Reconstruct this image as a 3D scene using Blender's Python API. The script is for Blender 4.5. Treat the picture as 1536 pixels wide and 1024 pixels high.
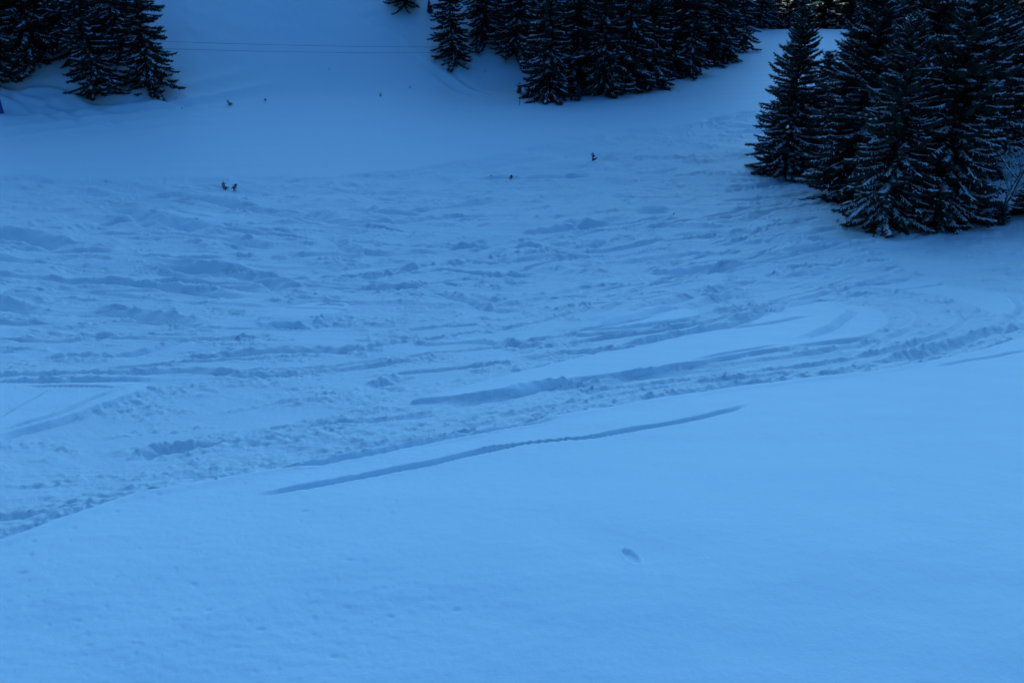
import bpy, math, random
import numpy as np
for o in list(bpy.data.objects): bpy.data.objects.remove(o)
SC = bpy.context.scene
COL = SC.collection
R = math.radians
# ------------------------------------------------------------------ camera, sky, sun, exposure
PITCH = R(25.0)
FPX = 1200.0                      # focal length in photo pixels (1536 wide)
cam_d = bpy.data.cameras.new('camera'); cam = bpy.data.objects.new('camera', cam_d)
COL.objects.link(cam); SC.camera = cam
cam.location = (0, 0, 0); cam.rotation_euler = (math.pi/2 - PITCH, 0, 0)
cam_d.sensor_width = 36; cam_d.lens = FPX/1536*36
cam_d.clip_start = 0.05; cam_d.clip_end = 5000
SUN_EL, SUN_AZ = R(38), R(184)    # azimuth from +Y clockwise: behind the viewer
w = bpy.data.worlds.new('World'); SC.world = w; w.use_nodes = True
nt = w.node_tree; bg = nt.nodes['Background']
sky = nt.nodes.new('ShaderNodeTexSky'); sky.sky_type = 'NISHITA'; sky.sun_disc = False
sky.sun_elevation = SUN_EL; sky.sun_rotation = SUN_AZ
sky.altitude = 1800; sky.air_density = 1.0; sky.dust_density = 0.0; sky.ozone_density = 2.5
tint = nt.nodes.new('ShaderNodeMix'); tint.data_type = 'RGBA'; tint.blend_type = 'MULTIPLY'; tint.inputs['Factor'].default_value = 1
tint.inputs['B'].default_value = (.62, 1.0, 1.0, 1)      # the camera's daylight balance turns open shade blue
# added sky gradient: brightened ahead, dimmed and blued behind, to darken the far hillside
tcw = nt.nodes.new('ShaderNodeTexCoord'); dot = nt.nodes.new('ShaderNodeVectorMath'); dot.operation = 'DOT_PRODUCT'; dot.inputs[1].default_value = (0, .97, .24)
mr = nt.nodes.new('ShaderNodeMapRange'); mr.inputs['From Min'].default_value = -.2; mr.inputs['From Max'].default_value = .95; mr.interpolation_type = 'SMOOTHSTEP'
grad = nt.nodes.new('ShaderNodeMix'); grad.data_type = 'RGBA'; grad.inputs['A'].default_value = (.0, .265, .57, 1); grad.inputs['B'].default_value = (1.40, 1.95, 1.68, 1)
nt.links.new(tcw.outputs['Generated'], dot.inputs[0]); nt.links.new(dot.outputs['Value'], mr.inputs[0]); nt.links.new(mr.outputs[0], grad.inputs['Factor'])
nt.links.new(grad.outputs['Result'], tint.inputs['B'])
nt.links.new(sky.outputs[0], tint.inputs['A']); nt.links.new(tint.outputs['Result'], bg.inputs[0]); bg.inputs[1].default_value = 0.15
sl = bpy.data.lights.new('sun', 'SUN'); sl.energy = 2.0; sl.angle = R(0.5); sl.color = (1, .88, .68)
so = bpy.data.objects.new('sun', sl); COL.objects.link(so)
so.location = (0, -100, 60)
from mathutils import Vector
sd = Vector((math.sin(SUN_AZ)*math.cos(SUN_EL), math.cos(SUN_AZ)*math.cos(SUN_EL), math.sin(SUN_EL)))
so.rotation_euler = (-sd).to_track_quat('-Z', 'Y').to_euler()
SC.view_settings.view_transform = 'Standard'; SC.view_settings.look = 'None'
SC.view_settings.gamma = 1; SC.view_settings.exposure = 1.08
SC.render.engine = 'CYCLES'

# ------------------------------------------------------------------ helpers
def hsh(ix, iy, s):
    h = (ix.astype(np.int64)*374761393 + iy.astype(np.int64)*668265263 + s*2246822519) & 0xffffffff
    h = ((h ^ (h >> 13))*1274126177) & 0xffffffff
    return ((h ^ (h >> 16)) & 0xffff)/65535.0
def perlin(x, y, s=0):
    x0 = np.floor(x); y0 = np.floor(y); fx = x-x0; fy = y-y0
    u = fx*fx*fx*(fx*(fx*6-15)+10); v = fy*fy*fy*(fy*(fy*6-15)+10)
    def g(ix, iy, dx, dy):
        a = hsh(ix, iy, s)*6.2831853
        return np.cos(a)*dx + np.sin(a)*dy
    a = g(x0, y0, fx, fy); b = g(x0+1, y0, fx-1, fy)
    c = g(x0, y0+1, fx, fy-1); d = g(x0+1, y0+1, fx-1, fy-1)
    return 1.5*((a*(1-u)+b*u)*(1-v) + (c*(1-u)+d*u)*v)
def fbm(x, y, s, o=3, g=.5):
    r = 0; a = 1
    for i in range(o):
        r = r + a*perlin(x, y, s+i*17); x = x*2.03+3.1; y = y*2.03-1.7; a *= g
    return r
def sstep(a, b, x):
    t = np.clip((x-a)/(b-a), 0, 1); return t*t*(3-2*t)
def hermite(px, py):
    px = np.array(px, float); py = np.array(py, float)
    d = np.diff(py)/np.diff(px); m = np.empty_like(py); m[0] = d[0]; m[-1] = d[-1]
    h = np.diff(px); m[1:-1] = (d[:-1]*h[1:]+d[1:]*h[:-1])/(h[1:]+h[:-1])
    def f(x):
        x = np.clip(x, px[0], px[-1]); i = np.clip(np.searchsorted(px, x)-1, 0, len(px)-2)
        hh = px[i+1]-px[i]; t = (x-px[i])/hh
        return ((2*t**3-3*t**2+1)*py[i] + (t**3-2*t**2+t)*hh*m[i] + (-2*t**3+3*t**2)*py[i+1] + (t**3-t**2)*hh*m[i+1])
    return f
def poly_sd(x, y, P, closed=False):
    """signed distance to a polyline (positive on its left), and parameter along it in metres"""
    P = np.array(P, float)
    if closed: P = np.vstack([P, P[:1]])
    best = np.full(x.shape, 1e9); sg = np.ones(x.shape); along = np.zeros(x.shape); L = 0
    for (ax, ay), (bx, by) in zip(P[:-1], P[1:]):
        dx, dy = bx-ax, by-ay; l2 = dx*dx+dy*dy+1e-12
        t = np.clip(((x-ax)*dx+(y-ay)*dy)/l2, 0, 1)
        ex = x-ax-t*dx; ey = y-ay-t*dy; d = ex*ex+ey*ey
        k = d < best
        best = np.where(k, d, best); sg = np.where(k, np.sign(dx*ey-dy*ex), sg)
        along = np.where(k, L+t*math.sqrt(l2), along); L += math.sqrt(l2)
    return np.sqrt(best)*sg, along, L
def inside(x, y, P):
    P = np.array(P, float); r = np.zeros(x.shape, bool); n = len(P)
    for i in range(n):
        ax, ay = P[i]; bx, by = P[(i+1) % n]
        c = ((ay > y) != (by > y)) & (x < (bx-ax)*(y-ay)/(by-ay+1e-12)+ax)
        r ^= c
    return r
def smooth_line(P, n=6):
    """Catmull-Rom through the points"""
    P = np.array(P, float)
    if len(P) < 3: return P
    Q = np.vstack([2*P[0]-P[1], P, 2*P[-1]-P[-2]]); out = []
    for i in range(1, len(Q)-2):
        for k in range(n):
            t = k/n
            out.append(.5*((2*Q[i]) + (Q[i+1]-Q[i-1])*t + (2*Q[i-1]-5*Q[i]+4*Q[i+1]-Q[i+2])*t*t + (-Q[i-1]+3*Q[i]-3*Q[i+1]+Q[i+2])*t**3))
    out.append(P[-1]); return np.array(out)

# ------------------------------------------------------------------ terrain shape
PROF = hermite([-1200, -420, -130, -65, -22, -6, 0, 5, 7.2, 10, 20, 30, 45, 57, 66, 76, 86, 100, 130, 143, 180, 250, 420, 620, 1200],
               [290, 255, 205, 111, 27, -.2, -5.4, -5.8, -6.07, -6.6, -9.1, -11.3, -13.0, -14.0, -13.4, -12.6, -11.85, -11.0, -9.15, -9.3, -22, -50, -55, -20, 30])  # ridge behind the camera is unseen, heightened to block sun and rear sky
FOOT = [(-700, 30), (-100, 64), (-47, 75), (1, 88.5), (9.6, 92), (19, 103), (25, 110), (35, 126), (48, 150), (70, 260), (90, 1200)]
def base(x, y):
    z = PROF(y)
    s, _, _ = poly_sd(x, y, FOOT)
    sp = np.maximum(s, 0)
    z = z + 42*np.tanh(.68*(np.sqrt(sp*sp+25)-5)/42)
    rb = np.maximum(x-25, 0); z = z + .30*(np.sqrt(rb*rb+25)-5)*sstep(-20, 30, y+10)*(1-sstep(55, 95, y))
    lb = np.maximum(-x-75, 0); z = z + .30*(np.sqrt(lb*lb+100)-10)*(1-sstep(40, 90, y))
    # gentle rolls of the near slope, falling off to the lower left
    near = np.exp(-((y-12)/16)**2)
    z = z + near*(.035*np.minimum(x, 14)) 
    z = z - .30*np.exp(-(((x+8.5)/4.5)**2+((y-13.0)/3.2)**2))
    z = z + .10*np.exp(-(((x+1)/6.)**2+((y-7.5)/2.5)**2))
    hill = sstep(2, 30, s)
    r = np.hypot(x, y)
    z = z + hill*1.1*fbm(x/26, y/26, 5, 2) + sstep(150, 400, r)*(1-.8*sstep(-100, 100, y))*22*fbm(x/150, y/150, 9, 3)
    return z
def ray(px, row):
    u = (px-768)/FPX; v = (512-row)/FPX
    return np.array([u, math.cos(PITCH)+math.sin(PITCH)*v, -math.sin(PITCH)+math.cos(PITCH)*v])
def hit(px, row):
    """where the line of sight through a photo pixel first meets the base terrain"""
    d = ray(px, row); d = d/d[1]
    t = np.concatenate([np.arange(2, 30, .1), np.arange(30, 400, .3)])
    f = t*d[2]-base(t*d[0], t)
    k = np.argmax(f < 0)
    if f[k] >= 0: k = len(t)-1
    a = t[k-1]+(t[k]-t[k-1])*f[k-1]/(f[k-1]-f[k]) if k else t[0]
    return (a*d[0], a)
def G(L, n=5): return smooth_line([hit(*p) for p in L], n)
def bx_filter(x, y, P, m):
    P = np.array(P); lo = P.min(0)-m; hi = P.max(0)+m
    return np.nonzero((x > lo[0]) & (x < hi[0]) & (y > lo[1]) & (y < hi[1]))[0]

EDGE = [(-700, 960), (-300, 880), (-100, 835), (0, 810), (60, 790), (140, 761), (200, 742), (330, 718), (470, 692), (600, 667), (750, 640), (900, 612), (1050, 588), (1190, 570), (1330, 553), (1450, 530), (1536, 505), (1640, 470), (1800, 430)]
PEDGE = [(-500, 262), (0, 262), (300, 263), (500, 262), (650, 245), (850, 208), (1000, 186), (1120, 165), (1250, 150)]
ISLES = [  # untracked islands left standing among the ski tracks: (outline, lip height)
    ([(-160, 585), (-60, 575), (60, 574), (205, 573), (216, 580), (200, 590), (133, 612), (78, 630), (0, 652), (-120, 690)], .13),
    ([(617, 598), (773, 558), (851, 539), (969, 512), (1034, 502), (1112, 487), (1160, 468), (1186, 449), (1268, 456), (1311, 461), (1334, 475), (1327, 490), (1287, 506), (1233, 512), (1131, 526), (1053, 540), (975, 553), (890, 562), (773, 584)], .10),
    ([(865, 499), (905, 480), (950, 466), (985, 458), (1045, 465), (1043, 476), (990, 485), (920, 497)], .09),
    ([(380, 478), (420, 462), (480, 452), (525, 456), (512, 468), (460, 484), (400, 486)], .09),
    ([(1300, 428), (1440, 448), (1490, 470), (1522, 470), (1530, 450), (1490, 434), (1400, 424)], .05),
    ([(230, 310), (330, 318), (365, 325), (330, 340), (280, 338)], .10),
]
# ski grooves: (line through photo points, half width m, depth m, roughness 0..1)
TR = [
 ([(370, 744), (460, 731), (560, 711), (650, 695), (715, 681), (790, 665)], .07, .075, .25),
 ([(690, 686), (768, 669), (880, 656), (940, 648)], .035, .05, .3),
 ([(850, 660), (900, 653), (1000, 637), (1070, 622), (1130, 605)], .06, .065, .25),
 ([(330, 713), (470, 688), (600, 663), (750, 636), (900, 608), (1050, 584), (1190, 566), (1330, 548), (1450, 524), (1536, 499)], .07, .06, .9),
 ([(-150, 840), (-60, 815), (0, 800), (60, 780), (140, 753), (200, 735), (330, 712)], .07, .06, .8),
 ([(700, 628), (820, 604), (960, 580), (1090, 562), (1180, 552)], .08, .05, 1.),
 ([(560, 470), (700, 462), (850, 458), (1000, 440), (1080, 432)], .05, .05, .4),
 ([(500, 445), (640, 425), (800, 428), (950, 425)], .06, .06, .5),
 ([(0, 520), (120, 514), (260, 512), (420, 504)], .05, .045, .4),
 ([(620, 540), (720, 528), (850, 512), (980, 490), (1060, 470)], .05, .04, .4),
 ([(1389, 553), (1463, 539), (1560, 522)], .06, .04, .1),
 ([(148, 305), (203, 320), (250, 334), (316, 346)], .65, .28, .5),
 ([(195, 293), (293, 297), (371, 311), (441, 326)], .55, .24, .4),
 ([(-80, 350), (0, 352), (47, 355), (86, 367)], .6, .3, .4),
 ([(98, 352), (148, 334), (203, 330), (234, 340)], .5, .2, .4),
 ([(211, 393), (289, 402), (371, 414), (449, 432)], .5, .28, .5),
 ([(31, 418), (129, 422), (273, 432), (351, 439), (395, 437)], .35, .18, .5),
 ([(-60, 450), (0, 453), (56, 463)], .35, .2, .5),
 ([(105, 463), (195, 469), (254, 480), (324, 484)], .36, .2, .9),
 ([(98, 473), (234, 484), (390, 489), (600, 493)], .07, .06, .2),
 ([(31, 537), (98, 529), (195, 525), (305, 500)], .22, .13, .6),
 ([(-60, 506), (0, 506), (90, 508), (156, 500), (297, 496)], .13, .08, .5),
 ([(242, 535), (312, 531), (390, 523), (469, 520), (547, 523)], .24, .14, 1.),
 ([(-60, 557), (0, 557), (176, 555), (273, 553), (390, 559), (469, 551), (600, 539), (700, 524)], .16, .11, .9),
 ([(-60, 568), (0, 568), (117, 566), (250, 566)], .13, .09, .7),
 ([(457, 309), (496, 328), (547, 334), (640, 332)], .55, .24, .5),
 ([(330, 350), (375, 363), (420, 368)], .4, .15, .5),
 ([(496, 355), (525, 374), (600, 380)], .4, .18, .8),
 ([(385, 484), (469, 486), (518, 468)], .18, .13, .7),
 ([(500, 309), (570, 318), (645, 322)], .5, .2, .4),
 ([(668, 369), (710, 370), (750, 367)], .32, .2, .4),
 ([(765, 371), (816, 372)], .3, .16, .4),
 ([(840, 332), (891, 338)], .42, .22, .4),
 ([(629, 406), (719, 408), (773, 410), (809, 404)], .2, .14, .5),
 ([(758, 422), (805, 416)], .24, .15, .5),
 ([(633, 436), (676, 445), (719, 455), (766, 461), (801, 451)], .24, .15, .7),
 ([(816, 445), (891, 439)], .2, .13, .7),
 ([(500, 488), (559, 490), (656, 486), (742, 480)], .12, .08, .6),
 ([(600, 512), (656, 510), (719, 508), (773, 512), (805, 515)], .16, .1, .7),
 ([(745, 540), (832, 529), (930, 520), (1008, 504), (1085, 486), (1140, 466), (1145, 455), (1110, 446)], .23, .16, .5),
 ([(1160, 470), (1176, 458), (1182, 446)], .15, .1, .5),
 ([(637, 605), (719, 596), (812, 578), (891, 570), (988, 555), (1073, 547), (1135, 540)], .17, .095, .8),
 ([(551, 572), (585, 565), (617, 557)], .18, .11, .9),
 ([(1280, 461), (1272, 475), (1248, 492), (1225, 502), (1190, 510)], .15, .09, .5),
 ([(1030, 542), (1100, 528), (1180, 515)], .06, .05, .3),
 ([(867, 499), (949, 490), (1000, 484), (1045, 476)], .13, .08, .4),
 ([(949, 314), (1008, 314)], .4, .14, .4),
 ([(965, 408), (1030, 405), (1110, 402)], .3, .12, 1.),
 ([(1334, 534), (1370, 530), (1424, 514), (1483, 496), (1560, 480)], .22, .15, 1.),
 ([(936, 598), (1014, 586), (1092, 575), (1190, 561), (1268, 549), (1334, 536)], .15, .10, 1.),
 ([(1299, 391), (1342, 391)], .2, .12, .8),
 ([(1180, 400), (1235, 398)], .2, .1, .8),
 ([(1295, 370), (1366, 370), (1424, 364)], .2, .1, .5),
 ([(200, 683), (242, 668), (290, 663), (335, 655)], .17, .13, .6),
 ([(-200, 795), (-60, 772), (50, 762), (137, 747), (215, 736), (351, 711), (469, 696), (600, 672), (700, 652), (860, 622)], .085, .07, .9),
 ([(-100, 800), (0, 790), (70, 778), (130, 764)], .12, .08, .8),
 ([(23, 579), (110, 580), (195, 581)], .05, .04, .1),
 ([(198, 575), (133, 601), (78, 624), (-20, 650)], .06, .05, .2),
 ([(-40, 645), (60, 590), (90, 578)], .035, .02, .1),
 ([(470, 460), (492, 456), (520, 459)], .08, .06, .2),
 ([(700, 320), (760, 325), (830, 322)], .4, .12, .4),
 ([(900, 290), (960, 296), (1040, 290)], .45, .12, .5),
 ([(1000, 350), (1070, 346), (1130, 350)], .35, .12, .6),
 ([(560, 290), (640, 288), (720, 295)], .5, .12, .4),
 ([(40, 290), (120, 286), (190, 292)], .5, .12, .4),
 ([(400, 385), (480, 380), (560, 388)], .35, .12, .5),
 ([(530, 420), (570, 414), (620, 402), (650, 388)], .3, .16, .9),
 ([(880, 470), (930, 452), (960, 450)], .15, .08, .6),
 ([(420, 640), (520, 628), (600, 622), (700, 600)], .12, .07, 1.),
 ([(300, 620), (420, 598), (520, 590)], .12, .06, 1.),
 ([(1215, 345), (1260, 342), (1320, 344)], .2, .1, .4),
 ([(1180, 330), (1240, 326), (1290, 327)], .18, .08, .4),
]
TR += [
 ([(1010, 549), (1150, 533), (1290, 513), (1360, 493), (1386, 473), (1360, 456), (1280, 443)], .11, .075, .35),
 ([(1150, 549), (1300, 527), (1400, 501), (1446, 478), (1430, 458), (1345, 440), (1240, 430)], .11, .08, .4),
 ([(1300, 541), (1420, 513), (1500, 486), (1528, 460), (1500, 440), (1420, 426), (1300, 417)], .13, .085, .4),
 ([(860, 508), (1000, 493), (1080, 474), (1108, 458), (1080, 446), (1000, 440)], .10, .08, .4),
 ([(760, 522), (900, 505), (1020, 489), (1098, 470), (1132, 455), (1118, 443), (1050, 435)], .10, .07, .35),
 ([(520, 560), (700, 548), (860, 527), (1000, 503), (1100, 480), (1160, 462), (1168, 450)], .09, .07, .35),
 ([(830, 588), (900, 578), (900, 577), (1040, 562), (1200, 541), (1330, 520), (1440, 490)], .10, .07, .5),
 ([(250, 560), (420, 548), (600, 530), (780, 510), (930, 486), (1000, 468)], .10, .08, .5),
 ([(120, 548), (300, 538), (480, 524), (660, 500), (800, 480), (900, 455)], .11, .08, .5),
]
_r = random.Random(77)
for _i in range(190):      # the many overlapping, sweeping turns of other skiers
    _row = (272 if _i % 3 else 235)+230*_r.random()**.9; _px = _r.uniform(-120, 1150)
    if _row < 272: _px = 700+(_px+120)*.3
    _L = _r.uniform(130, 420)*(.6+.5*(_row-270)/230); _k = (_row-270)/230
    _sl = (.10*(1-_k)+.02 if _px < 500 else -.06-.10*_k)+_r.uniform(-.06, .06)
    _cv = _r.uniform(-22, 22)*(.35+_k); _hk = _r.choice([0, 0, 1])*_r.uniform(10, 26)*(.4+_k)
    _P = []
    for _j in range(6):
        _t = _j/5; _P.append((_px+_L*(_t-(.18*_t*_t if _hk else 0)), _row+_sl*_L*_t+_cv*_t*(1-_t)-_hk*_t**3))
    if max(p[1] for p in _P) > 560 or min(p[1] for p in _P) < (268 if _px < 600 else 205): continue
    _w = _r.choice([.05, .07, .09, .12, .16, .22, .34])*(1.15-.35*_k)
    TR.append((_P, _w, (.035+.30*_w)*_r.uniform(.6, 1.1), _r.uniform(.1, .7)))
LUMPS = [(290, 722, .075), (325, 717, .08), (815, 620, .09), (710, 619, .10), (322, 694, .09), (697, 624, .08), (255, 690, .06), (1355, 353, .16), (1382, 351, .18), (1395, 352, .10), (480, 627, .08), (130, 395, .2), (640, 590, .07), (885, 395, .15), (960, 440, .12), (575, 445, .1), (1468, 393, .14), (1110, 463, .1)]

RIDGES = [  # old ski arcs on the foot of the slope and faint traces higher up: (line, width m, height m)
 ([(-40, 132), (0, 136), (20, 140), (60, 134), (95, 140), (130, 158), (170, 162), (220, 157), (270, 163)], .38, .20),
 ([(25, 146), (70, 160), (100, 176), (140, 180), (190, 172), (240, 170)], .34, .16),
 ([(-20, 142), (60, 165), (120, 170), (175, 172)], .34, .15),
 ([(0, 150), (40, 168), (90, 184), (160, 190)], .34, .14),
 ([(560, 30), (600, 55), (640, 90), (680, 118), (730, 142)], .3, .08),
 ([(545, 34), (590, 66), (620, 92), (655, 120), (700, 144)], .3, .06),
]
ridges_w = [(G(p, 5), a, b) for p, a, b in RIDGES]
edge_w = G(EDGE, 4); pedge_w = G(PEDGE, 3)
isles_w = [(G(p+[p[0]], 4)[:-1], h) for p, h in ISLES]
tracks_w = [(G(p, 4), a, b, c) for p, a, b, c in TR]

def detail(x, y):
    """relief on top of the base terrain, and how churned the snow is"""
    n = len(x); dz = np.zeros(n); r = np.hypot(x, y)
    se, _, _ = poly_sd(x, y, edge_w)          # + = beyond the edge (far side)
    sp, _, _ = poly_sd(x, y, pedge_w)
    wob = .05*perlin(x*1.7, y*1.7, 40) + .02*perlin(x*6, y*6, 41)
    M = sstep(0, .10, se+wob)*(1-sstep(-.9, -.1, sp+perlin(x/3, y/3, 43)*.9))
    M *= sstep(-60, -45, x)*(1-sstep(22, 30, x+perlin(x/4, y/4, 44)*3))
    front = sstep(2, 6, y); M *= front
    isl = np.zeros(n)
    for P, h in isles_w:
        k = bx_filter(x, y, P, .6)
        d = np.abs(poly_sd(x[k], y[k], P, True)[0])*np.where(inside(x[k], y[k], P), 1, -1)
        d = d + .05*perlin(x[k]*1.3, y[k]*1.3, 50)
        m = sstep(-.07, .05, d); isl[k] = np.maximum(isl[k], m)
    M2 = M*(1-isl)
    k = np.nonzero((M > .001) & (r < 90))[0]
    X, Y = x[k], y[k]; m = M2[k]
    # direction of the ski traffic swings from left to right across the slope
    a = np.interp(X/np.maximum(Y, 3), [-.7, -.25, .15, .6], [-.22, -.06, .16, .26])
    ca, sa = np.cos(a), np.sin(a)
    wx = fbm(X/5, Y/5, 60, 2)*1.2; wy = fbm(X/5, Y/5, 61, 2)*1.0
    U = (X*ca+Y*sa)+wx; V = (-X*sa+Y*ca)+wy
    mog = fbm(U/6.5, V/2.6, 62, 2)
    st1 = 1-np.abs(fbm(U/4.2, V/.85, 63, 3))*2.0
    st2 = 1-np.abs(fbm(U/1.9, V/.33, 64, 2))*2.0
    far = sstep(10, 40, Y)
    ch = sstep(-.25, .5, fbm(X/2.2, Y/1.4, 65, 3))
    lum = fbm(X/.34, Y/.30, 66, 3, .55); lum2 = fbm(X/.11, Y/.10, 67, 2)
    gran = np.maximum(fbm(X/.20, Y/.17, 68, 2), 0)
    ch = np.maximum(ch, .95*np.exp(-(se[k]/1.6)**2)); z = -.13 + (.05+.14*far)*mog + (.024+.048*far)*st1*(.3+ch) + (.014+.020*far)*st2*(.3+ch)
    z = z + (.026+.010*far)*lum*(.15+ch) + .012*lum2*(.3+ch) + .05*gran*ch*(1-.25*far)
    blob = perlin(X/.42, Y/.42, 69); z = z + .09*np.maximum(blob-.5, 0)*ch*(1-.6*far)
    dz[k] += z*m + .5*(.06+.13*far)*mog*isl[k]*far
    # grooves
    for P, hw, dp, ro in tracks_w:
        kk = bx_filter(x, y, P, hw*4+.2)
        if not len(kk): continue
        X, Y = x[kk], y[kk]
        d, al, L = poly_sd(X, Y, P)
        d = d + (.3+.4*ro)*hw*perlin(X/(hw*7), Y/(hw*7), 70) + .22*ro*hw*perlin(X/(hw*2.2), Y/(hw*1.1), 71)
        if P[-1][0] < P[0][0]: d = -d            # + = far side
        tl = min(L*.22, .5+hw*4)+.01; tap = sstep(0, tl, al)*sstep(0, tl, L-al)*(1+.35*ro*perlin(al/(hw*6), al*0, 74))
        t = d/hw                                   # near lip at -1, deepest at -.55, long far wall facing the viewer
        g = np.where(t < -.55, sstep(-1.05, -.55, t), 1-sstep(-.55, 1.1, t))
        berm = np.exp(-((t-1.5)/.6)**2)*.42 + np.exp(-((t+1.35)/.3)**2)*.10
        rough = 1+ro*.8*perlin(X/(hw*1.3), Y/(hw*.7), 72)+ro*.4*perlin(X/(hw*.6), Y/(hw*.4), 73)
        prev = dz[kk]; far_ = sstep(14, 35, Y)
        dz[kk] = prev*(1-.45*np.clip(g*tap, 0, 1)) + tap*dp*(1.3+.5*far_)*(-g*(1+.15*(rough-1))+berm*rough)
    for px, row, rad in LUMPS:
        c = hit(px, row); kk = np.nonzero((np.abs(x-c[0]) < rad*3) & (np.abs(y-c[1]) < rad*3))[0]
        q = np.hypot(x[kk]-c[0], (y[kk]-c[1]))/rad
        q = q*(1+.35*perlin(x[kk]/rad*1.3, y[kk]/rad*1.3, 80))
        dz[kk] += rad*.6*np.clip(1-q*q, 0, 1)**.7
    # the untouched near slope: soft wind ripple, a few pits, one dent
    k = np.nonzero((r < 60) & (M2 < .999) & (y > 0))[0]; X, Y = x[k], y[k]; u = (1-M2[k])
    z = .022*fbm(X/1.6, Y/1.1, 90, 2)+.0036*fbm(X/.26, Y/.13, 91, 3)*(.5+sstep(3, -3, X+2*perlin(X/2, Y/2, 94)))
    pit = np.maximum(perlin(X/.16, Y/.08, 92)-.55, 0)*sstep(1.5, -3, X+perlin(X/2, Y/2, 93)*2)
    z = z-.045*pit
    # crumbs that slid from the tracks onto the near slope
    dz[k] += u*z
    # soft lip along the edge
    dz += front*.03*np.exp(-((se+.10)/.12)**2)*(se < .3)*(np.abs(x) < 40)
    c = hit(947, 832); ca, sa = math.cos(R(-66)), math.sin(R(-66))
    k = np.nonzero((np.abs(x-c[0]) < .6) & (np.abs(y-c[1]) < .6))[0]
    X, Y = x[k]-c[0], y[k]-c[1]; U = (X*ca+Y*sa)/.15; V = (-X*sa+Y*ca)/.062
    q = U*U+V*V+.25*perlin(X*30, Y*30, 95)
    dz[k] += -.035*sstep(1.25, .55, q)*(1-.25*np.abs(np.sin(U*6)))+.005*np.exp(-((q-1.7)/.5)**2)
    # groomed piste: faint wide bands and old crossing tracks
    k = np.nonzero((sp > -2) & (y > 45) & (y < 160) & (np.abs(x) < 120))[0]
    X, Y = x[k], y[k]; ss = poly_sd(X, Y, FOOT)[0]
    p = sstep(0, 3, sp[k])*(1-sstep(-2, 4, ss))
    dz[k] += p*(.05*perlin(X/30, (Y-X*.12)/1.6, 100)+.02*perlin(X/14, (Y-X*.2)/.5, 101)+.012*fbm(X/.8, Y/.5, 102, 2))
    # left end: overlapping curved ski arcs at the foot of the slope
    q = sstep(-10, -3, ss)*(1-sstep(2, 9, ss))*sstep(-22, -30, X)
    V = Y-.35*X+4*perlin(X/17, Y/40, 103)
    dz[k] += q*(.34*(1-np.abs(np.sin(V/1.15+1.5*np.sin(X/8))))+.05*perlin(X/3, Y/.6, 104))
    for P, rw, rh in ridges_w:
        kr = bx_filter(x, y, P, 1.5); d = poly_sd(x[kr], y[kr], P)[0]
        dz[kr] += rh*(np.exp(-(d/rw)**2)-.8*np.exp(-((d-rw*2)/(rw*1.3))**2))
    # small slides and faint traces on the hillside
    h = sstep(3, 8, ss); dz[k] += h*(.05*fbm(X/3, Y/2, 105, 3)+.05*np.maximum(1-np.abs((Y-90)+.9*(X+12)+.5*np.sin(X/3))/.35, 0)*sstep(-20, -14, X))
    k = np.nonzero((x > 15) & (x < 60) & (y > 20) & (y < 70))[0]
    dz[k] += .05*fbm(x[k]/2.4, y[k]/2.4, 107, 3)*sstep(18, 24, x[k])
    return dz, M2

def height(x, y):
    x = np.atleast_1d(np.asarray(x, float)); y = np.atleast_1d(np.asarray(y, float))
    return base(x, y)+detail(x, y)[0]

# polar sheet, fine in front, coarse behind
th = [0.0]
while th[-1] < math.pi:
    a = th[-1]
    s = .00135 if a < R(36) else min(.00135*math.exp((a-R(36))*9), R(4))
    th.append(a+s)
th = np.array(th[:-1]); th = np.concatenate([-th[1:][::-1], th]); NT = len(th)
rr = list(np.linspace(.3, 2.8, 10)); 
while rr[-1] < 62: rr.append(rr[-1]*1.0040+ (0 if rr[-1] > 3.5 else .02))
while rr[-1] < 150: rr.append(rr[-1]+.32)
while rr[-1] < 1180: rr.append(rr[-1]*1.03)
rr = np.array(rr); NR = len(rr)
T2, R2 = np.meshgrid(th, rr); x = (R2*np.sin(T2)).ravel(); y = (R2*np.cos(T2)).ravel()
zb = base(x, y); dz, churn = detail(x, y); z = zb+dz
x = np.append(x, 0.); y = np.append(y, 0.); z = np.append(z, z[:NT].mean()); churn = np.append(churn, 0)
print('terrain', NT, NR, len(x))
i0 = (np.arange(NR-1)[:, None]*NT+np.arange(NT)[None, :]); j1 = (np.arange(NT)+1) % NT
i1 = (np.arange(NR-1)[:, None]*NT+j1[None, :])
quads = np.stack([i0, i0+NT, i1+NT, i1], -1).reshape(-1, 4)     # seen from above: CCW check below
tris = np.stack([np.full(NT, len(x)-1), np.arange(NT), j1], -1)
co = np.stack([x, y, z], -1)
# make faces point up
def up(q):
    a, b, c = co[q[0, 0]], co[q[0, 1]], co[q[0, 2]]
    return q if np.cross(b-a, c-a)[2] > 0 else q[:, ::-1].copy()
quads = up(quads); tris = up(tris)
fn = np.cross(co[quads[:, 2]]-co[quads[:, 0]], co[quads[:, 3]]-co[quads[:, 1]])
vn = np.zeros_like(co)
for k in range(4):
    for c in range(3): vn[:, c] += np.bincount(quads[:, k], fn[:, c], len(co))
vn[-1] = (0, 0, 1); vn /= np.linalg.norm(vn, axis=1)[:, None]+1e-12
cen = co[quads].mean(1)
sf = poly_sd(cen[:, 0], cen[:, 1], FOOT)[0]; spf = poly_sd(cen[:, 0], cen[:, 1], pedge_w)[0]
rc = np.hypot(cen[:, 0], cen[:, 1])
cls = np.zeros(len(quads), int)
cls[(sf > 3) & (cen[:, 1] > 20)] = 2
cls[(cen[:, 1] > 30) & (spf > 0) & (sf <= 3) & (cen[:, 0] > -60) & (cen[:, 0] < 60) & (cen[:, 1] < 150)] = 1
cls[(rc > 190) | (cen[:, 1] < -14)] = 3
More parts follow.
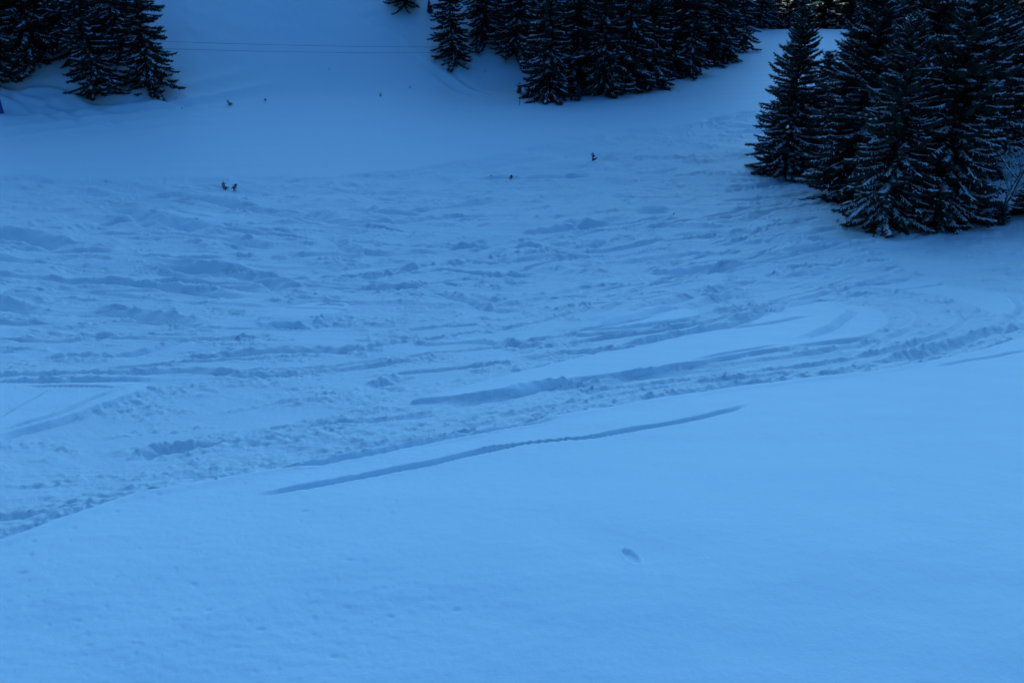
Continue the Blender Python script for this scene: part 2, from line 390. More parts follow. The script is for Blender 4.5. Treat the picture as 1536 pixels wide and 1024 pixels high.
def link(name, me, mat=None, parent=None, loc=None):
    o = bpy.data.objects.new(name, me); COL.objects.link(o)
    if mat: me.materials.append(mat)
    if parent: o.parent = parent
    if loc is not None: o.location = loc
    return o
def np_mesh(name, V, F, smooth=True):
    me = bpy.data.meshes.new(name); k = F.shape[1]
    me.vertices.add(len(V)); me.vertices.foreach_set('co', np.ascontiguousarray(V, np.float32).ravel())
    me.loops.add(F.size); me.loops.foreach_set('vertex_index', np.ascontiguousarray(F, np.int32).ravel())
    me.polygons.add(len(F)); me.polygons.foreach_set('loop_start', np.arange(len(F), dtype=np.int32)*k)
    me.polygons.foreach_set('use_smooth', np.full(len(F), smooth))
    me.update(calc_edges=True); return me

# ------------------------------------------------------------------ materials
def mat(name, col, rough=.7, spec=.3):
    m = bpy.data.materials.new(name); m.use_nodes = True
    b = m.node_tree.nodes['Principled BSDF']
    b.inputs['Base Color'].default_value = (*col, 1); b.inputs['Roughness'].default_value = rough
    b.inputs['Specular IOR Level'].default_value = spec
    return m, m.node_tree, b
def noise(nt, scale, detail=4, vec=None, rough=.55):
    n = nt.nodes.new('ShaderNodeTexNoise'); n.inputs['Scale'].default_value = scale
    n.inputs['Detail'].default_value = detail; n.inputs['Roughness'].default_value = rough
    if vec: nt.links.new(vec, n.inputs['Vector'])
    return n
def snow_mat():
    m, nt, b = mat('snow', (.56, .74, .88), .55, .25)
    tc = nt.nodes.new('ShaderNodeTexCoord'); at = nt.nodes.new('ShaderNodeAttribute'); at.attribute_name = 'churn'
    n1 = noise(nt, 14, 6, tc.outputs['Object'], .65); n2 = noise(nt, 60, 4, tc.outputs['Object'], .6)
    add = nt.nodes.new('ShaderNodeMath'); add.operation = 'MULTIPLY_ADD'; add.inputs[1].default_value = .35
    nt.links.new(n2.outputs['Fac'], add.inputs[0]); nt.links.new(n1.outputs['Fac'], add.inputs[2])
    st = nt.nodes.new('ShaderNodeMath'); st.operation = 'MULTIPLY_ADD'; st.inputs[1].default_value = .020; st.inputs[2].default_value = .006
    nt.links.new(at.outputs['Fac'], st.inputs[0])
    bp = nt.nodes.new('ShaderNodeBump'); bp.inputs['Strength'].default_value = 1
    nt.links.new(st.outputs[0], bp.inputs['Distance']); nt.links.new(add.outputs[0], bp.inputs['Height'])
    nt.links.new(bp.outputs[0], b.inputs['Normal'])
    return m
SNOW = snow_mat()
def needle_mat(name, c1, c2):
    m, nt, b = mat(name, c1, .7, .2)
    tc = nt.nodes.new('ShaderNodeTexCoord'); n = noise(nt, 1.3, 4, tc.outputs['Object'])
    oi = nt.nodes.new('ShaderNodeObjectInfo')
    mx = nt.nodes.new('ShaderNodeMix'); mx.data_type = 'RGBA'
    mx.inputs['A'].default_value = (*c1, 1); mx.inputs['B'].default_value = (*c2, 1)
    r = nt.nodes.new('ShaderNodeValToRGB'); r.color_ramp.elements[0].position = .35; r.color_ramp.elements[1].position = .65
    nt.links.new(n.outputs['Fac'], r.inputs[0]); nt.links.new(r.outputs[0], mx.inputs['Factor'])
    hs = nt.nodes.new('ShaderNodeHueSaturation'); ma = nt.nodes.new('ShaderNodeMath'); ma.operation = 'MULTIPLY_ADD'
    ma.inputs[1].default_value = .5; ma.inputs[2].default_value = .75
    nt.links.new(oi.outputs['Random'], ma.inputs[0]); nt.links.new(ma.outputs[0], hs.inputs['Value'])
    nt.links.new(mx.outputs['Result'], hs.inputs['Color']); nt.links.new(hs.outputs[0], b.inputs['Base Color'])
    return m
NEEDLE = needle_mat('spruce needles', (.018, .023, .022), (.036, .041, .029))
SAPL = needle_mat('sapling needles', (.04, .05, .03), (.07, .06, .04))
def bark_mat(name, c1, c2, sc=9):
    m, nt, b = mat(name, c1, .85, .2)
    tc = nt.nodes.new('ShaderNodeTexCoord'); mp = nt.nodes.new('ShaderNodeMapping'); mp.inputs['Scale'].default_value = (1, 1, .25)
    nt.links.new(tc.outputs['Object'], mp.inputs[0]); n = noise(nt, sc, 5, mp.outputs[0], .7)
    r = nt.nodes.new('ShaderNodeValToRGB'); r.color_ramp.elements[0].color = (*c1, 1); r.color_ramp.elements[1].color = (*c2, 1)
    nt.links.new(n.outputs['Fac'], r.inputs[0]); nt.links.new(r.outputs[0], b.inputs['Base Color'])
    bp = nt.nodes.new('ShaderNodeBump'); bp.inputs['Distance'].default_value = .03
    nt.links.new(n.outputs['Fac'], bp.inputs['Height']); nt.links.new(bp.outputs[0], b.inputs['Normal']); return m
BARK = bark_mat('spruce bark', (.035, .027, .022), (.09, .07, .055))
TWIG = bark_mat('bare twig bark', (.05, .04, .035), (.11, .09, .075))
WOOD = bark_mat('weathered post wood', (.05, .04, .035), (.12, .10, .08))
BLUE = bark_mat('blue tower paint', (.02, .07, .22), (.03, .10, .30), 4)
CABLE, _, _ = mat('dark steel cable', (.03, .035, .04), .5, .4)
def hills_mat():
    m, nt, b = mat('wooded hillside', (.05, .06, .05), .8, .2)
    tc = nt.nodes.new('ShaderNodeTexCoord'); n = noise(nt, .018, 6, tc.outputs['Object'], .6); n2 = noise(nt, .35, 6, tc.outputs['Object'], .7)
    r = nt.nodes.new('ShaderNodeValToRGB'); r.color_ramp.elements[0].position = .46; r.color_ramp.elements[1].position = .62
    r.color_ramp.elements[0].color = (.035, .048, .035, 1); r.color_ramp.elements[1].color = (.35, .38, .42, 1)
    ad = nt.nodes.new('ShaderNodeMath'); ad.operation = 'MULTIPLY_ADD'; ad.inputs[1].default_value = .25
    nt.links.new(n2.outputs['Fac'], ad.inputs[0]); nt.links.new(n.outputs['Fac'], ad.inputs[2])
    sb = nt.nodes.new('ShaderNodeMath'); sb.operation = 'SUBTRACT'; sb.inputs[1].default_value = .125
    nt.links.new(ad.outputs[0], sb.inputs[0]); nt.links.new(sb.outputs[0], r.inputs[0]); nt.links.new(r.outputs[0], b.inputs['Base Color'])
    bp = nt.nodes.new('ShaderNodeBump'); bp.inputs['Distance'].default_value = 3
    nt.links.new(n2.outputs['Fac'], bp.inputs['Height']); nt.links.new(bp.outputs[0], b.inputs['Normal']); return m
HILLS = hills_mat()

def ground_part(name, k, m, label, extra=None):
    F = quads[cls == k]; used = np.unique(F); mp = np.full(len(co), -1); mp[used] = np.arange(len(used))
    me = np_mesh(name, co[used], mp[F])
    me.normals_split_custom_set_from_vertices(vn[used].astype(np.float32).tolist()) if k != 3 else None
    a = me.attributes.new('churn', 'FLOAT', 'POINT'); a.data.foreach_set('value', churn[used].astype(np.float32))
    o = link(name, me, m); o['kind'] = 'structure'; o['label'] = label; o['category'] = 'ground'
    return o
quads = np.vstack([quads, np.stack([tris[:, 0], tris[:, 1], tris[:, 2], tris[:, 2]], -1)[:0]]) if False else quads
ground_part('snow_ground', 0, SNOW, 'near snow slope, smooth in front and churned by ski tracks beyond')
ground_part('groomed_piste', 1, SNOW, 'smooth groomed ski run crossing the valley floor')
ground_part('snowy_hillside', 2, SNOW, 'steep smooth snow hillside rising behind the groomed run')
ground_part('wooded_hills', 3, HILLS, 'dark wooded hills closing the valley all round, with an unseen rear ridge heightened to block light')

# ------------------------------------------------------------------ spruces
def frame(d):
    d = d/np.linalg.norm(d); s = np.cross(d, (0, 0, 1.)); n = np.linalg.norm(s)
    s = s/n if n > 1e-4 else np.array((1., 0, 0)); return d, s, np.cross(s, d)
class Bag:
    def __init__(s): s.V = []; s.F = []; s.n = 0
    def add(s, V, F):
        s.V.append(np.asarray(V, float)); s.F.append(np.asarray(F, int)+s.n); s.n += len(V)
    def mesh(s, name, smooth=False): return np_mesh(name, np.vstack(s.V), np.vstack(s.F), smooth)
def tube(bag, P, rad, n=6, cap=False):
    P = np.asarray(P, float); m = len(P); D = np.gradient(P, axis=0); V = []
    for i in range(m):
        d = D[i]/np.linalg.norm(D[i]); s = np.cross(d, (0, 1., .13)); s /= np.linalg.norm(s); u = np.cross(s, d)
        for k in range(n):
            a = 6.2831853*k/n; V.append(P[i]+rad[i]*(math.cos(a)*s+math.sin(a)*u))
    F = [(i*n+k, i*n+(k+1) % n, (i+1)*n+(k+1) % n, (i+1)*n+k) for i in range(m-1) for k in range(n)]
    bag.add(V, F)
    if cap:
        c = len(V); bag.add([P[-1], V[-n]], [(0, 0, 0, 0)][:0] or np.zeros((0, 4), int))
def sprays(rng, A, D, Ls, S, width):
    """needle sprays: arrays of start points, directions, lengths, side vectors -> jagged kite leaves (quads)"""
    n = len(A); Vs = []; 
    Lc = Ls[:, None]; W = width[:, None]
    up_ = np.cross(S, D)
    # flat kite
    p0 = A; p1 = A+D*Lc*.45+S*W; p2 = A+D*Lc; p3 = A+D*Lc*.45-S*W
    Vs.append(np.stack([p0, p1, p2, p3], 1))
    # hanging kite
    h = up_*-1
    q1 = A+D*Lc*.35+h*W*.9; q3 = A+D*Lc*.5-h*W*.35
    Vs.append(np.stack([A, q1, p2, q3], 1))
    # side shootlets
    for f, sg in ((.2, 1), (.32, -1), (.45, 1), (.56, -1), (.7, 1)):
        b = A+D*Lc*f; dd = D*.75+S*sg*.75+rng.normal(0, .15, (n, 3)); l = Lc*(.55-.35*f)+.03
        s2 = np.cross(dd, up_); s2 /= np.linalg.norm(s2, axis=1)[:, None]+1e-9
        tip = b+dd*l; Vs.append(np.stack([b, b+dd*l*.5+s2*W*.38, tip, b+dd*l*.5-s2*W*.38], 1))
    V = np.concatenate(Vs, 0).reshape(-1, 3)
    return V, np.arange(len(V)).reshape(-1, 4)
def spruce_meshes(name, seed, H=14., RB=2.9, snow=.6, dens=1., droop=.25, shape=.85, bare=.004):
    rng = np.random.default_rng(seed); rn = random.Random(seed)
    trunk = Bag(); tp = []; tr = []
    lean = rng.normal(0, .012, 2)
    for i in range(13):
        t = i/12; tp.append((lean[0]*H*t+.04*math.sin(t*5+seed), lean[1]*H*t+.04*math.cos(t*4+seed), -.5+(H+.5)*t)); tr.append(.17*H/14*(1-t)**.8+.006+(.02 if i == 0 else 0))
    tube(trunk, tp, tr, 8)
    tp = np.array(tp)
    def at(zz):
        return np.array([np.interp(zz, tp[:, 2], tp[:, 0]), np.interp(zz, tp[:, 2], tp[:, 1]), zz])
    foli = Bag(); snw = Bag(); wood = trunk
    zz = bare*H; AA = []; DD = []; LL = []; SS = []; WW = []
    gap = [rn.uniform(0, 6.28) for _ in range(3)]
    while zz < H*.985:
        t = zz/H; nb = max(3, int(rn.choice([4, 5, 6, 7])*dens))
        ph = rn.uniform(0, 6.28)
        lob = rn.uniform(.82, 1.12)
        for k in range(nb):
            az = ph+6.283*k/nb+rn.uniform(-.5, .5)
            L = RB*((1-t)**shape)*lob*rn.uniform(.45, 1.1)*(1+.10*math.sin(2*az+gap[0])+.08*math.sin(3*az+gap[1]+t*4))+.12
            z0 = max(.05, zz+rn.uniform(-.25, .25)); p = at(z0)
            el0 = -.22*droop/.25*(1-t)**1.2+.62*t+rn.uniform(-.22, .22)
            dr_ = droop*rn.uniform(.7, 1.6); tipup = -.05+.35*rn.random()
            m = 7; pts = [p]; d = None
            for i in range(1, m+1):
                s = i/m; el = el0 - dr_*math.sin(s*2.4)*(1-t*.6) + tipup*s*s*1.6
                a2 = az+.10*math.sin(3*s+ph)
                pts.append(pts[-1]+L/m*np.array([math.cos(el)*math.cos(a2), math.cos(el)*math.sin(a2), math.sin(el)]))
            pts = np.array(pts)
            tube(wood, pts[::2] if len(pts) > 6 else pts, [max(.006, .022*L/2*(1-q/4)) for q in range(len(pts[::2]))], 3)
            cl = rn.choice([.25, .7, 1.2, 1.6])       # some boughs hold their snow, some have shed it
            # twigs
            nt_ = max(5, int(L/.085)); 
            for j in range(nt_):
                s = .12+.86*(j+rn.random()*.6)/nt_; f = s*m; i = min(int(f), m-1); b = pts[i]+(pts[i+1]-pts[i])*(f-i)
                ax, sd_, up_ = frame(pts[i+1]-pts[i]); sg = 1 if j % 2 else -1
                ang = rn.uniform(.6, 1.0); l = (.16+.50*min(L, 2.6)/2.6*(1-s)**.45*(.4+s))*rn.uniform(.6, 1.3)
                dv = ax*math.cos(ang)+sd_*sg*math.sin(ang)+np.array([0, 0, -rn.uniform(.05, .55)])
                dv /= np.linalg.norm(dv)
                side = np.cross(dv, (0, 0, 1.)); side /= np.linalg.norm(side)+1e-9
                AA.append(b); DD.append(dv); LL.append(l); SS.append(side); WW.append(rn.uniform(.055, .095))
                if rn.random() < .9:   # hanging shoot
                    dv2 = np.array([rn.uniform(-.3, .3), rn.uniform(-.3, .3), -1.])+ax*.35; dv2 /= np.linalg.norm(dv2)
                    AA.append(b); DD.append(dv2); LL.append(l*.7); SS.append(sd_); WW.append(rn.uniform(.05, .085))
                # snow on the twig
                if rn.random() < snow*.62*cl and s > .2:
                    e = b+dv*l*rn.uniform(.45, .95); w_ = rn.uniform(.018, .05)
                    mid = (b+e)/2; hh = np.array([0, 0, w_*.9+.045])
                    snw.add([b-side*w_*.4+hh*.3, b+side*w_*.4+hh*.3, mid+side*w_+hh*.5, mid+hh*1.5, mid-side*w_+hh*.5, e+hh*.5],
                            [(0, 1, 2, 3), (0, 3, 4, 4)][:1]+[(0, 3, 4, 0)][:0]+[(3, 2, 5, 4)])
            # leader shoot at the tip
            ax, sd_, up_ = frame(pts[-1]-pts[-2]); AA.append(pts[-1]-ax*.05); DD.append(ax); LL.append(.22); SS.append(sd_); WW.append(.035)
            # snow ridge lying along the branch
            s0 = rn.uniform(.15, .6)
            while s0 < .95:
                if rn.random() > snow*cl*.8: s0 += .2; continue
                s1 = min(1., s0+rn.uniform(.1, .4)); nseg = 4; ring = []
                wm = rn.uniform(.03, .075)*(1.0 if L > 1 else .7)
                for q in range(nseg+1):
                    s = s0+(s1-s0)*q/nseg; f = s*m*.9999; i = int(f); b = pts[i]+(pts[i+1]-pts[i])*(f-i)
                    ax, sd_, up_ = frame(pts[i+1]-pts[i]); w_ = wm*(math.sin(math.pi*(q+.35)/(nseg+.7))**.6)*rn.uniform(.6, 1.25)
                    b = b+sd_*rn.uniform(-.03, .03)+np.array([0, 0, .03])
                    ring += [b-sd_*w_+np.array([0, 0, .0]), b-sd_*w_*.4+np.array([0, 0, .02+w_*.6]), b+sd_*w_*.5+np.array([0, 0, .02+w_*.55]), b+sd_*w_]
                snw.add(ring, [(q*4+c, q*4+c+1, q*4+c+5, q*4+c+4) for q in range(nseg) for c in range(3)])
                s0 = s1+rn.uniform(.05, .3)
        zz += rn.uniform(.17, .28)*(1-.35*t)*(H/14)**.5
    V, F = sprays(rng, np.array(AA), np.array(DD), np.array(LL), np.array(SS), np.array(WW))
    foli.add(V, F)
    top = at(H); V, F = sprays(rng, np.array([top-(0, 0, .25)]), np.array([[0, 0, 1.]]), np.array([.5]), np.array([[1., 0, 0]]), np.array([.03])); foli.add(V, F)
    mt, mf, ms = trunk.mesh(name+' trunk', True), foli.mesh(name+' crown'), snw.mesh(name+' snow', True)
    mt.materials.append(BARK); mf.materials.append(NEEDLE); ms.materials.append(SNOW)
    print(name, len(mf.polygons), len(ms.polygons))
    return mt, mf, ms
PROTO = {
 'near1': spruce_meshes('near1', 11, 14, 3.7, 1.0, 1.2, .28, .55),
 'near2': spruce_meshes('near2', 12, 14, 4.0, 1.1, 1.2, .32, .52),
 'near3': spruce_meshes('near3', 13, 14, 3.4, .85, 1.25, .22, .58),
 'far1': spruce_meshes('far1', 21, 14, 2.9, .65, 1.0, .30, .55),
 'far2': spruce_meshes('far2', 22, 14, 2.5, .5, 1.0, .36, .50, .04),
 'far3': spruce_meshes('far3', 23, 14, 3.3, .75, 1.1, .26, .58, .03),
 'small': spruce_meshes('small', 31, 3.2, 1.0, .5, .9, .2, .9),
}
def tree(proto, xy, H, label, group, wide=1., rz=None, name='spruce_tree', cat='tree', sink=.15, H0=14., tilt=0.):
    o = bpy.data.objects.new(name, None); COL.objects.link(o)
    zz = float(base(np.array([xy[0]]), np.array([xy[1]]))[0])
    o.location = (xy[0], xy[1], zz-sink); s = H/H0
    o.scale = (s*wide, s*wide, s); o.rotation_euler = (random.gauss(0, .025), tilt+random.gauss(0, .025), random.uniform(0, 6.28) if rz is None else rz)
    o.empty_display_size = .5
    o['label'] = label; o['category'] = cat
    if group: o['group'] = group
    for nm, me in zip(('trunk', 'crown', 'snow_load'), PROTO[proto]):
        c = bpy.data.objects.new(nm, me); COL.objects.link(c); c.parent = o
    return o
random.seed(4)
GR = 'spruces of the right hand clump'; GL = 'spruces at the upper left'; GC = 'spruces along the edge of the central wood'; GF = 'spruces beyond the crest of the run'
RIGHT = [ # px, row of the foot, height, proto, width, label
 (1178, 259, 11.8, 'near3', .98, 'leftmost dark spruce of the right clump, pointed tip showing above the run'),
 (1276, 302, 13.5, 'near1', 1.02, 'snow streaked spruce second from left in the right clump, foot behind a low snow bank'),
 (1326, 338, 11.0, 'near2', .95, 'front left spruce of the right clump with its lowest boughs nearest the viewer'),
 (1402, 333, 13.0, 'near2', .95, 'front right spruce of the right clump, broad and thick with snow on its boughs'),
 (1350, 292, 16.0, 'near3', 1.15, 'tall spruce standing between and behind the two front spruces of the right clump'),
 (1440, 318, 14.0, 'near1', .78, 'snowy spruce beside the leaning bare shrub at the right edge'),
 (1318, 262, 14.0, 'near1', .8, 'slim spruce at the back of the right clump, above its second spruce from left'),
 (1250, 232, 9.5, 'far1', 1.1, 'shaded spruce just behind the right shoulder of the leftmost clump spruce'),
 (1410, 262, 15.5, 'near3', .95, 'dark spruce deep in the middle of the right clump'),
 (1515, 205, 16.0, 'far3', 1.0, 'shadowy spruce filling the gap near the right edge above the bare shrub'),
 (1590, 212, 15.0, 'near1', 1.0, 'spruce cut by the right edge, boughs reaching in above the bare shrub'),
 (1272, 246, 10.5, 'far3', 1.35, 'broad shaded spruce filling the gap between the leftmost and the second spruce of the clump'),
 (1226, 214, 7.5, 'far3', 1.3, 'short spruce showing low behind the leftmost spruce of the right clump'),
 (1385, 225, 17, 'far3', 1.2, 'tall dark spruce at the back of the right clump behind the middle ones'),
 (1462, 205, 17, 'far1', 1.2, 'dark spruce at the back right of the clump near the top edge'),
]
for i, (px, row, H, pr, wd, lb) in enumerate(RIGHT): tree(pr, hit(px, row), H, lb, GR, wd*1.12, sink=.3)
LEFT = [
 (-8, 120, 17, 'far3', 1.0, 'spruce cut by the left edge of the picture above the blue post'),
 (52, 88, 18, 'far1', 1.1, 'spruce with bare hanging lower boughs, second from the left edge'),
 (148, 143, 15, 'far3', .88, 'snow flecked spruce reaching lowest down the slope in the upper left group'),
 (226, 132, 16, 'far1', 1.0, 'rightmost spruce of the upper left group, beside open snow'),
 (118, 84, 18, 'far2', 1.1, 'dark spruce behind the lowest reaching spruce of the upper left group'),
 (182, 68, 17, 'far1', 1.0, 'half hidden spruce in the gap left of the rightmost spruce of the upper left group'),
 (10, 62, 19, 'far2', 1.2, 'dark spruce high in the far upper left corner'),
 (85, 50, 19, 'far3', 1.1, 'dark spruce at the top of the upper left group behind the others'),
 (150, 40, 18, 'far2', 1.2, 'spruce at the very top edge in the middle of the upper left group'),
]
for i, (px, row, H, pr, wd, lb) in enumerate(LEFT): tree(pr, hit(px, row), H, lb, GL, wd)
CENT = [
 (607, 10, 13, 'far3', .8, 'lone spruce whose lowest boughs dip into the top edge above the open hillside'),
 (680, 92, 14, 'far1', .92, 'slender spruce standing alone on the open hillside left of the wood'),
 (728, 62, 14, 'far2', 1.1, 'spruce at the wood edge right behind the slender lone one'),
 (775, 84, 16, 'far3', .9, 'dark spruce at the wood edge above the two marker poles'),
 (820, 147, 16, 'far3', .98, 'snow laced spruce lowest at the left corner of the central wood'),
 (866, 132, 17, 'far1', 1.1, 'spruce second along the foot of the central wood, behind small bushes'),
 (906, 141, 17, 'far3', .85, 'dark spruce at the foot of the wood where the snow bank begins to climb'),
 (940, 136, 18, 'far2', 1.2, 'dark spruce with thin bare lower trunk midway along the wood foot'),
 (972, 130, 17, 'far1', 1.1, 'wide dark spruce past the middle of the wood foot'),
 (1003, 112, 16, 'far3', .85, 'spruce on the wood foot beside the notch of snow'),
 (1032, 113, 16, 'far1', 1.0, 'spruce standing out onto the snow right of the notch'),
 (1062, 96, 16, 'far2', 1.1, 'spruce third from the right end of the central wood'),
 (1086, 92, 16, 'far3', .8, 'spruce second from the right end of the central wood'),
 (1108, 76, 15, 'far1', .95, 'spruce at the right end of the central wood by the climbing run'),
]
for i, (px, row, H, pr, wd, lb) in enumerate(CENT): tree(pr, hit(px, row), H, lb, GC, wd)
# deeper trees of the central wood: rows above the edge trees
k = 0
deep = random.Random(9)
for row, x0, x1, st in ((104, 850, 1010, 34), (66, 800, 1080, 34), (40, 765, 1110, 33), (14, 770, 1120, 36), (-20, 740, 1120, 44)):
    px = x0+deep.uniform(0, 10)
    while px < x1:
        p = hit(px, row+deep.uniform(-8, 8))
        tree(deep.choice(['far1', 'far2', 'far3', 'far1']), p, deep.uniform(14, 19), 'dark spruce standing inside the central wood behind its edge trees', 'spruces inside the central wood', deep.uniform(.95, 1.2))
        px += st*deep.uniform(.8, 1.2)
# beyond the crest of the run
far = random.Random(21)
for Y, x0, x1, st, hh in ((143, 33, 74, 3.6, (9, 12)), (150, 33, 78, 4.0, (14, 18)), (163, 34, 84, 4.6, (20, 24))):
    X = x0
    while X < x1:
        if Y < 160 and 50.5 < X < 58.5: X = 58.5
        tree(far.choice(['far1', 'far2', 'far3']), (X, Y+far.uniform(-3, 3)), far.uniform(*hh), 'distant spruce of the wood beyond the crest of the run', GF, far.uniform(.9, 1.15))
        X += st*far.uniform(.7, 1.3)
def put(o, label, cat, group=None):
    o['label'] = label; o['category'] = cat
    if group: o['group'] = group
    return o
def gz(xy): return float(height([xy[0]], [xy[1]])[0])
# sapling tips poking out of the snow
def sapling(px, row, H, seed, label, lean=0., dens=1.):
    xy = hit(px, row); rng = np.random.default_rng(seed); rn = random.Random(seed)
    o = bpy.data.objects.new('spruce_sapling', None); COL.objects.link(o); o.location = (xy[0], xy[1], gz(xy)-.03)
    put(o, label, 'sapling', 'sapling tips in the snow'); o.empty_display_size = .2
    st = Bag(); P = [np.array([lean*H*(i/6)**1.3, 0, H*i/6-.05]) for i in range(7)]
    tube(st, P, [.035*H*(1-i/7)+.008 for i in range(7)], 5)
    A, D, L, S, W = [], [], [], [], []
    for i in range(int(16*dens)+2):
        s = .05+.75*rn.random(); b = P[0]+(P[-1]-P[0])*s; az = rn.uniform(0, 6.28); d = np.array([math.cos(az), math.sin(az), rn.uniform(.0, .9)]); d /= np.linalg.norm(d)
        l = H*rn.uniform(.25, .5)*(1-.6*s); sd_ = np.cross(d, (0, 0, 1.)); sd_ /= np.linalg.norm(sd_)
        tube(st, [b, b+d*l], [.008+.01*H, .004], 3)
        for q in range(4): A.append(b+d*l*q*.22); D.append(d+rng.normal(0, .25, 3)); L.append(l*.5); S.append(sd_); W.append(.03*H+.010)
    V, F = sprays(rng, np.array(A), np.array(D), np.array(L), np.array(S), np.array(W)); f = Bag(); f.add(V, F)
    link('stem', st.mesh('sapling stem', True), TWIG, o); link('needles', f.mesh('sapling needles'), SAPL, o)
sapling(338, 280, .72, 1, 'left one of two dark sapling tips close together on churned snow', -.15)
sapling(349, 282, .62, 2, 'right one of two dark sapling tips close together, leaning right', .5)
sapling(766, 264, .36, 3, 'small squat sapling tip right of a tiny flat twig, middle of the slope', .15)
sapling(736, 264, .14, 4, 'tiny flat twig tuft left of the squat sapling, middle of the slope', .3, .5)
sapling(889, 242, .85, 5, 'upright sapling with a thin bare leader, tallest of those on open snow', 0, .8)
sapling(1010, 318, .22, 6, 'tiny twig tip on churned snow toward the right clump', .3, .4)
sapling(849, 232, .14, 16, 'faint speck of twig left of the tallest sapling', .2, .3)
sapling(273, 168, .25, 7, 'tiny dark tip low on the hillside under the upper left spruces', .4, .4)
sapling(347, 160, .62, 8, 'dark tilted tuft on the lower hillside, largest of the hillside specks', -.5, .9)
sapling(398, 152, .35, 9, 'small dark tuft right of the largest hillside speck', .1, .6)
sapling(570, 145, .5, 10, 'small dark upright tip on the hillside in the middle of the picture', .1, .6)
sapling(615, 132, .3, 11, 'tiny dot of a twig right of the upright tip on the middle hillside', 0, .4)
sapling(728, 108, .4, 12, 'small speck of a twig on the hillside right of the slender lone spruce', 0, .3)
sapling(494, 104, .2, 13, 'faint single twig high on the open hillside', 0, .3)
sapling(264, 150, .2, 14, 'faint twig just below the rightmost upper left spruce', .2, .3)
for px, row, H, lb in ((645, 18, 1.3, 'little young spruce at the top edge between two bigger spruces'),
                       (867, 151, 1.5, 'small bushy young spruce at the foot of the central wood'),
                       (846, 151, .8, 'stubby young spruce left of the bushy one at the wood foot'),
                       (857, 150, .6, 'lowest tuft between two young spruces at the wood foot'),
                       (779, 140, 1.1, 'dark young spruce half buried above the left marker pole'),
                       (800, 137, .9, 'low dark boughs between the half buried young spruce and the wood corner')):
    tree('small', hit(px, row), H, lb, 'young spruces by the central wood', 1.1 if H < 1.2 else 1., name='young_spruce', H0=3.2, sink=.1)
for px, row, H, lb in ((1498, 334, 1.2, 'low young spruce in front of the leaning bare shrub'), (1478, 337, .8, 'smallest snow loaded young spruce by the front of the right clump'), (1540, 322, 2.2, 'young spruce at the right edge behind the leaning bare shrub')):
    tree('small', hit(px, row), H, lb, 'young spruces by the bare shrub', 1.7, name='young_spruce', H0=3.2, sink=.1)
# marker poles beside the run
def pole(px, row, H, lean, label):
    xy = hit(px, row); b = Bag(); tube(b, [(0, 0, -.3), (lean*H*.5, 0, H*.5), (lean*H, 0, H)], [.032, .03, .028], 8)
    # closed rounded top
    tube(b, [(lean*H, 0, H), (lean*H*1.01, 0, H+.03), (lean*H*1.01, 0, H+.035)], [.028, .018, .001], 8)
    o = link('marker_pole', b.mesh('marker pole', True), WOOD, None, (xy[0], xy[1], gz(xy))); put(o, label, 'pole', 'marker poles by the piste')
pole(779.5, 158, 1.0, .03, 'thin upright marker pole, left of the two by the wood corner')
pole(809, 157, 1.05, .30, 'thin marker pole leaning right, right of the two by the wood corner')
# blue post at the left edge
xy = hit(6, 171); o = bpy.data.objects.new('lift_post', None); COL.objects.link(o); o.location = (xy[0]-.21, xy[1], gz(xy)); o.empty_display_size = .5
put(o, 'blue post cut off by the left edge below the spruces', 'post')
b = Bag(); tube(b, [(0, 0, -.5), (0, 0, 2.0), (0, 0, 5.5)], [.20, .19, .16], 16); link('shaft', b.mesh('post shaft', True), BLUE, o)
b = Bag(); tube(b, [(0, 0, -.3), (0, 0, .25), (0, 0, .27), (0, 0, .27)], [.21, .21, .205, .20], 16); link('footing', b.mesh('post footing', True), BLUE, o)
b = Bag(); tube(b, [(0, 0, 5.5), (0, 0, 5.56), (0, 0, 5.6)], [.2, .2, .001], 16); link('cap', b.mesh('post cap', True), BLUE, o)
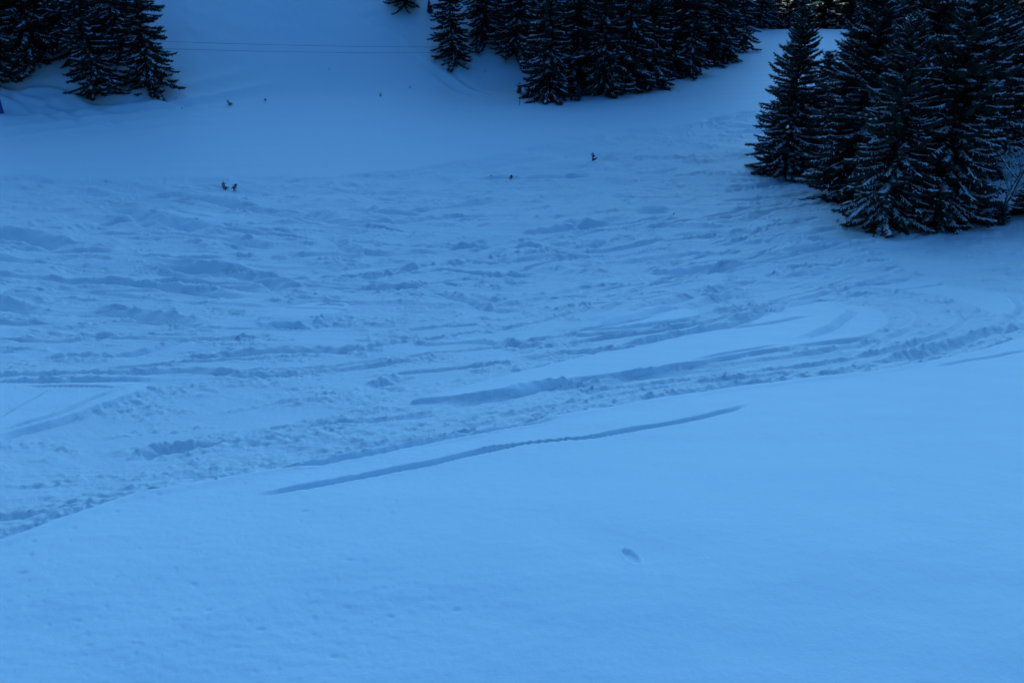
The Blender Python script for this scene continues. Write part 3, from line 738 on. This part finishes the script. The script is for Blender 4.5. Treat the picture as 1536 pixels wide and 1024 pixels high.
# two cables strung across the hillside
def pt(px, row, Y):
    d = ray(px, row); return d*(Y/d[1])
for dy, lb, gg in ((0, 'upper of the two thin dark cables strung across the hillside', 0), (12, 'lower of the two thin dark cables strung across the hillside', 0)):
    a = pt(100, 56+dy, 80.5); c = pt(800, 70+dy*.66, 95.5)
    ts = np.linspace(0, 1, 40); P = a[None]+(c-a)[None]*ts[:, None]; P[:, 2] -= .35*(4*ts*(1-ts))
    b = Bag(); tube(b, P, [.013]*40, 6); o = link('overhead_cable', b.mesh('overhead cable', True), CABLE); put(o, lb, 'cable', 'cables across the hillside')
def branchy(o, seed):
    rn = random.Random(seed); wd = Bag(); sn = Bag()
    def grow(p, d, L, r, lv):
        P = [p]; n = 5
        for i in range(n):
            d = d+np.array([rn.gauss(0, .10), rn.gauss(0, .10), rn.gauss(0, .06)+.02]); d /= np.linalg.norm(d); P.append(P[-1]+d*L/n)
        tube(wd, P, [r*(1-.6*i/n) for i in range(n+1)], 5 if lv < 2 else 3)
        if lv > 0 and rn.random() < .8:
            Q = [q+np.array([0, 0, r*(1-.6*i/n)+.006]) for i, q in enumerate(P)]
            i0 = rn.randint(0, 2); tube(sn, Q[i0:], [max(.004, .006+r*.55)*(1 if 0 < i < n-i0 else .3) for i in range(len(Q)-i0)], 4)
        if lv < 3:
            for k in range((9, 8, 5)[lv]):
                s = rn.uniform(.25, 1); i = min(int(s*n), n-1); b = P[i]+(P[i+1]-P[i])*(s*n-i)
                e = d*.7+np.array([rn.gauss(0, .6), rn.gauss(0, .6), rn.gauss(.05, .35)]); e /= np.linalg.norm(e)
                grow(b, e, L*rn.uniform(.3, .5), r*.42, lv+1)
    grow(np.array([0, 0, -.2]), np.array([.30, -.05, 1.]), 4.6, .075, 0)
    grow(np.array([.12, .05, -.2]), np.array([.5, .1, 1.]), 4.0, .06, 0)
    grow(np.array([-.1, .0, -.2]), np.array([.0, .1, 1.]), 2.6, .035, 0)
    link('stems', wd.mesh('shrub stems', True), TWIG, o); link('snow_load', sn.mesh('shrub snow', True), SNOW, o)
xy = hit(1486, 330); o = bpy.data.objects.new('bare_shrub', None); COL.objects.link(o); o.location = (xy[0], xy[1], gz(xy)-.1); o.empty_display_size = .5
put(o, 'leafless shrub with thin dark stems leaning right and snowy twigs at the right edge', 'shrub')
branchy(o, 6)
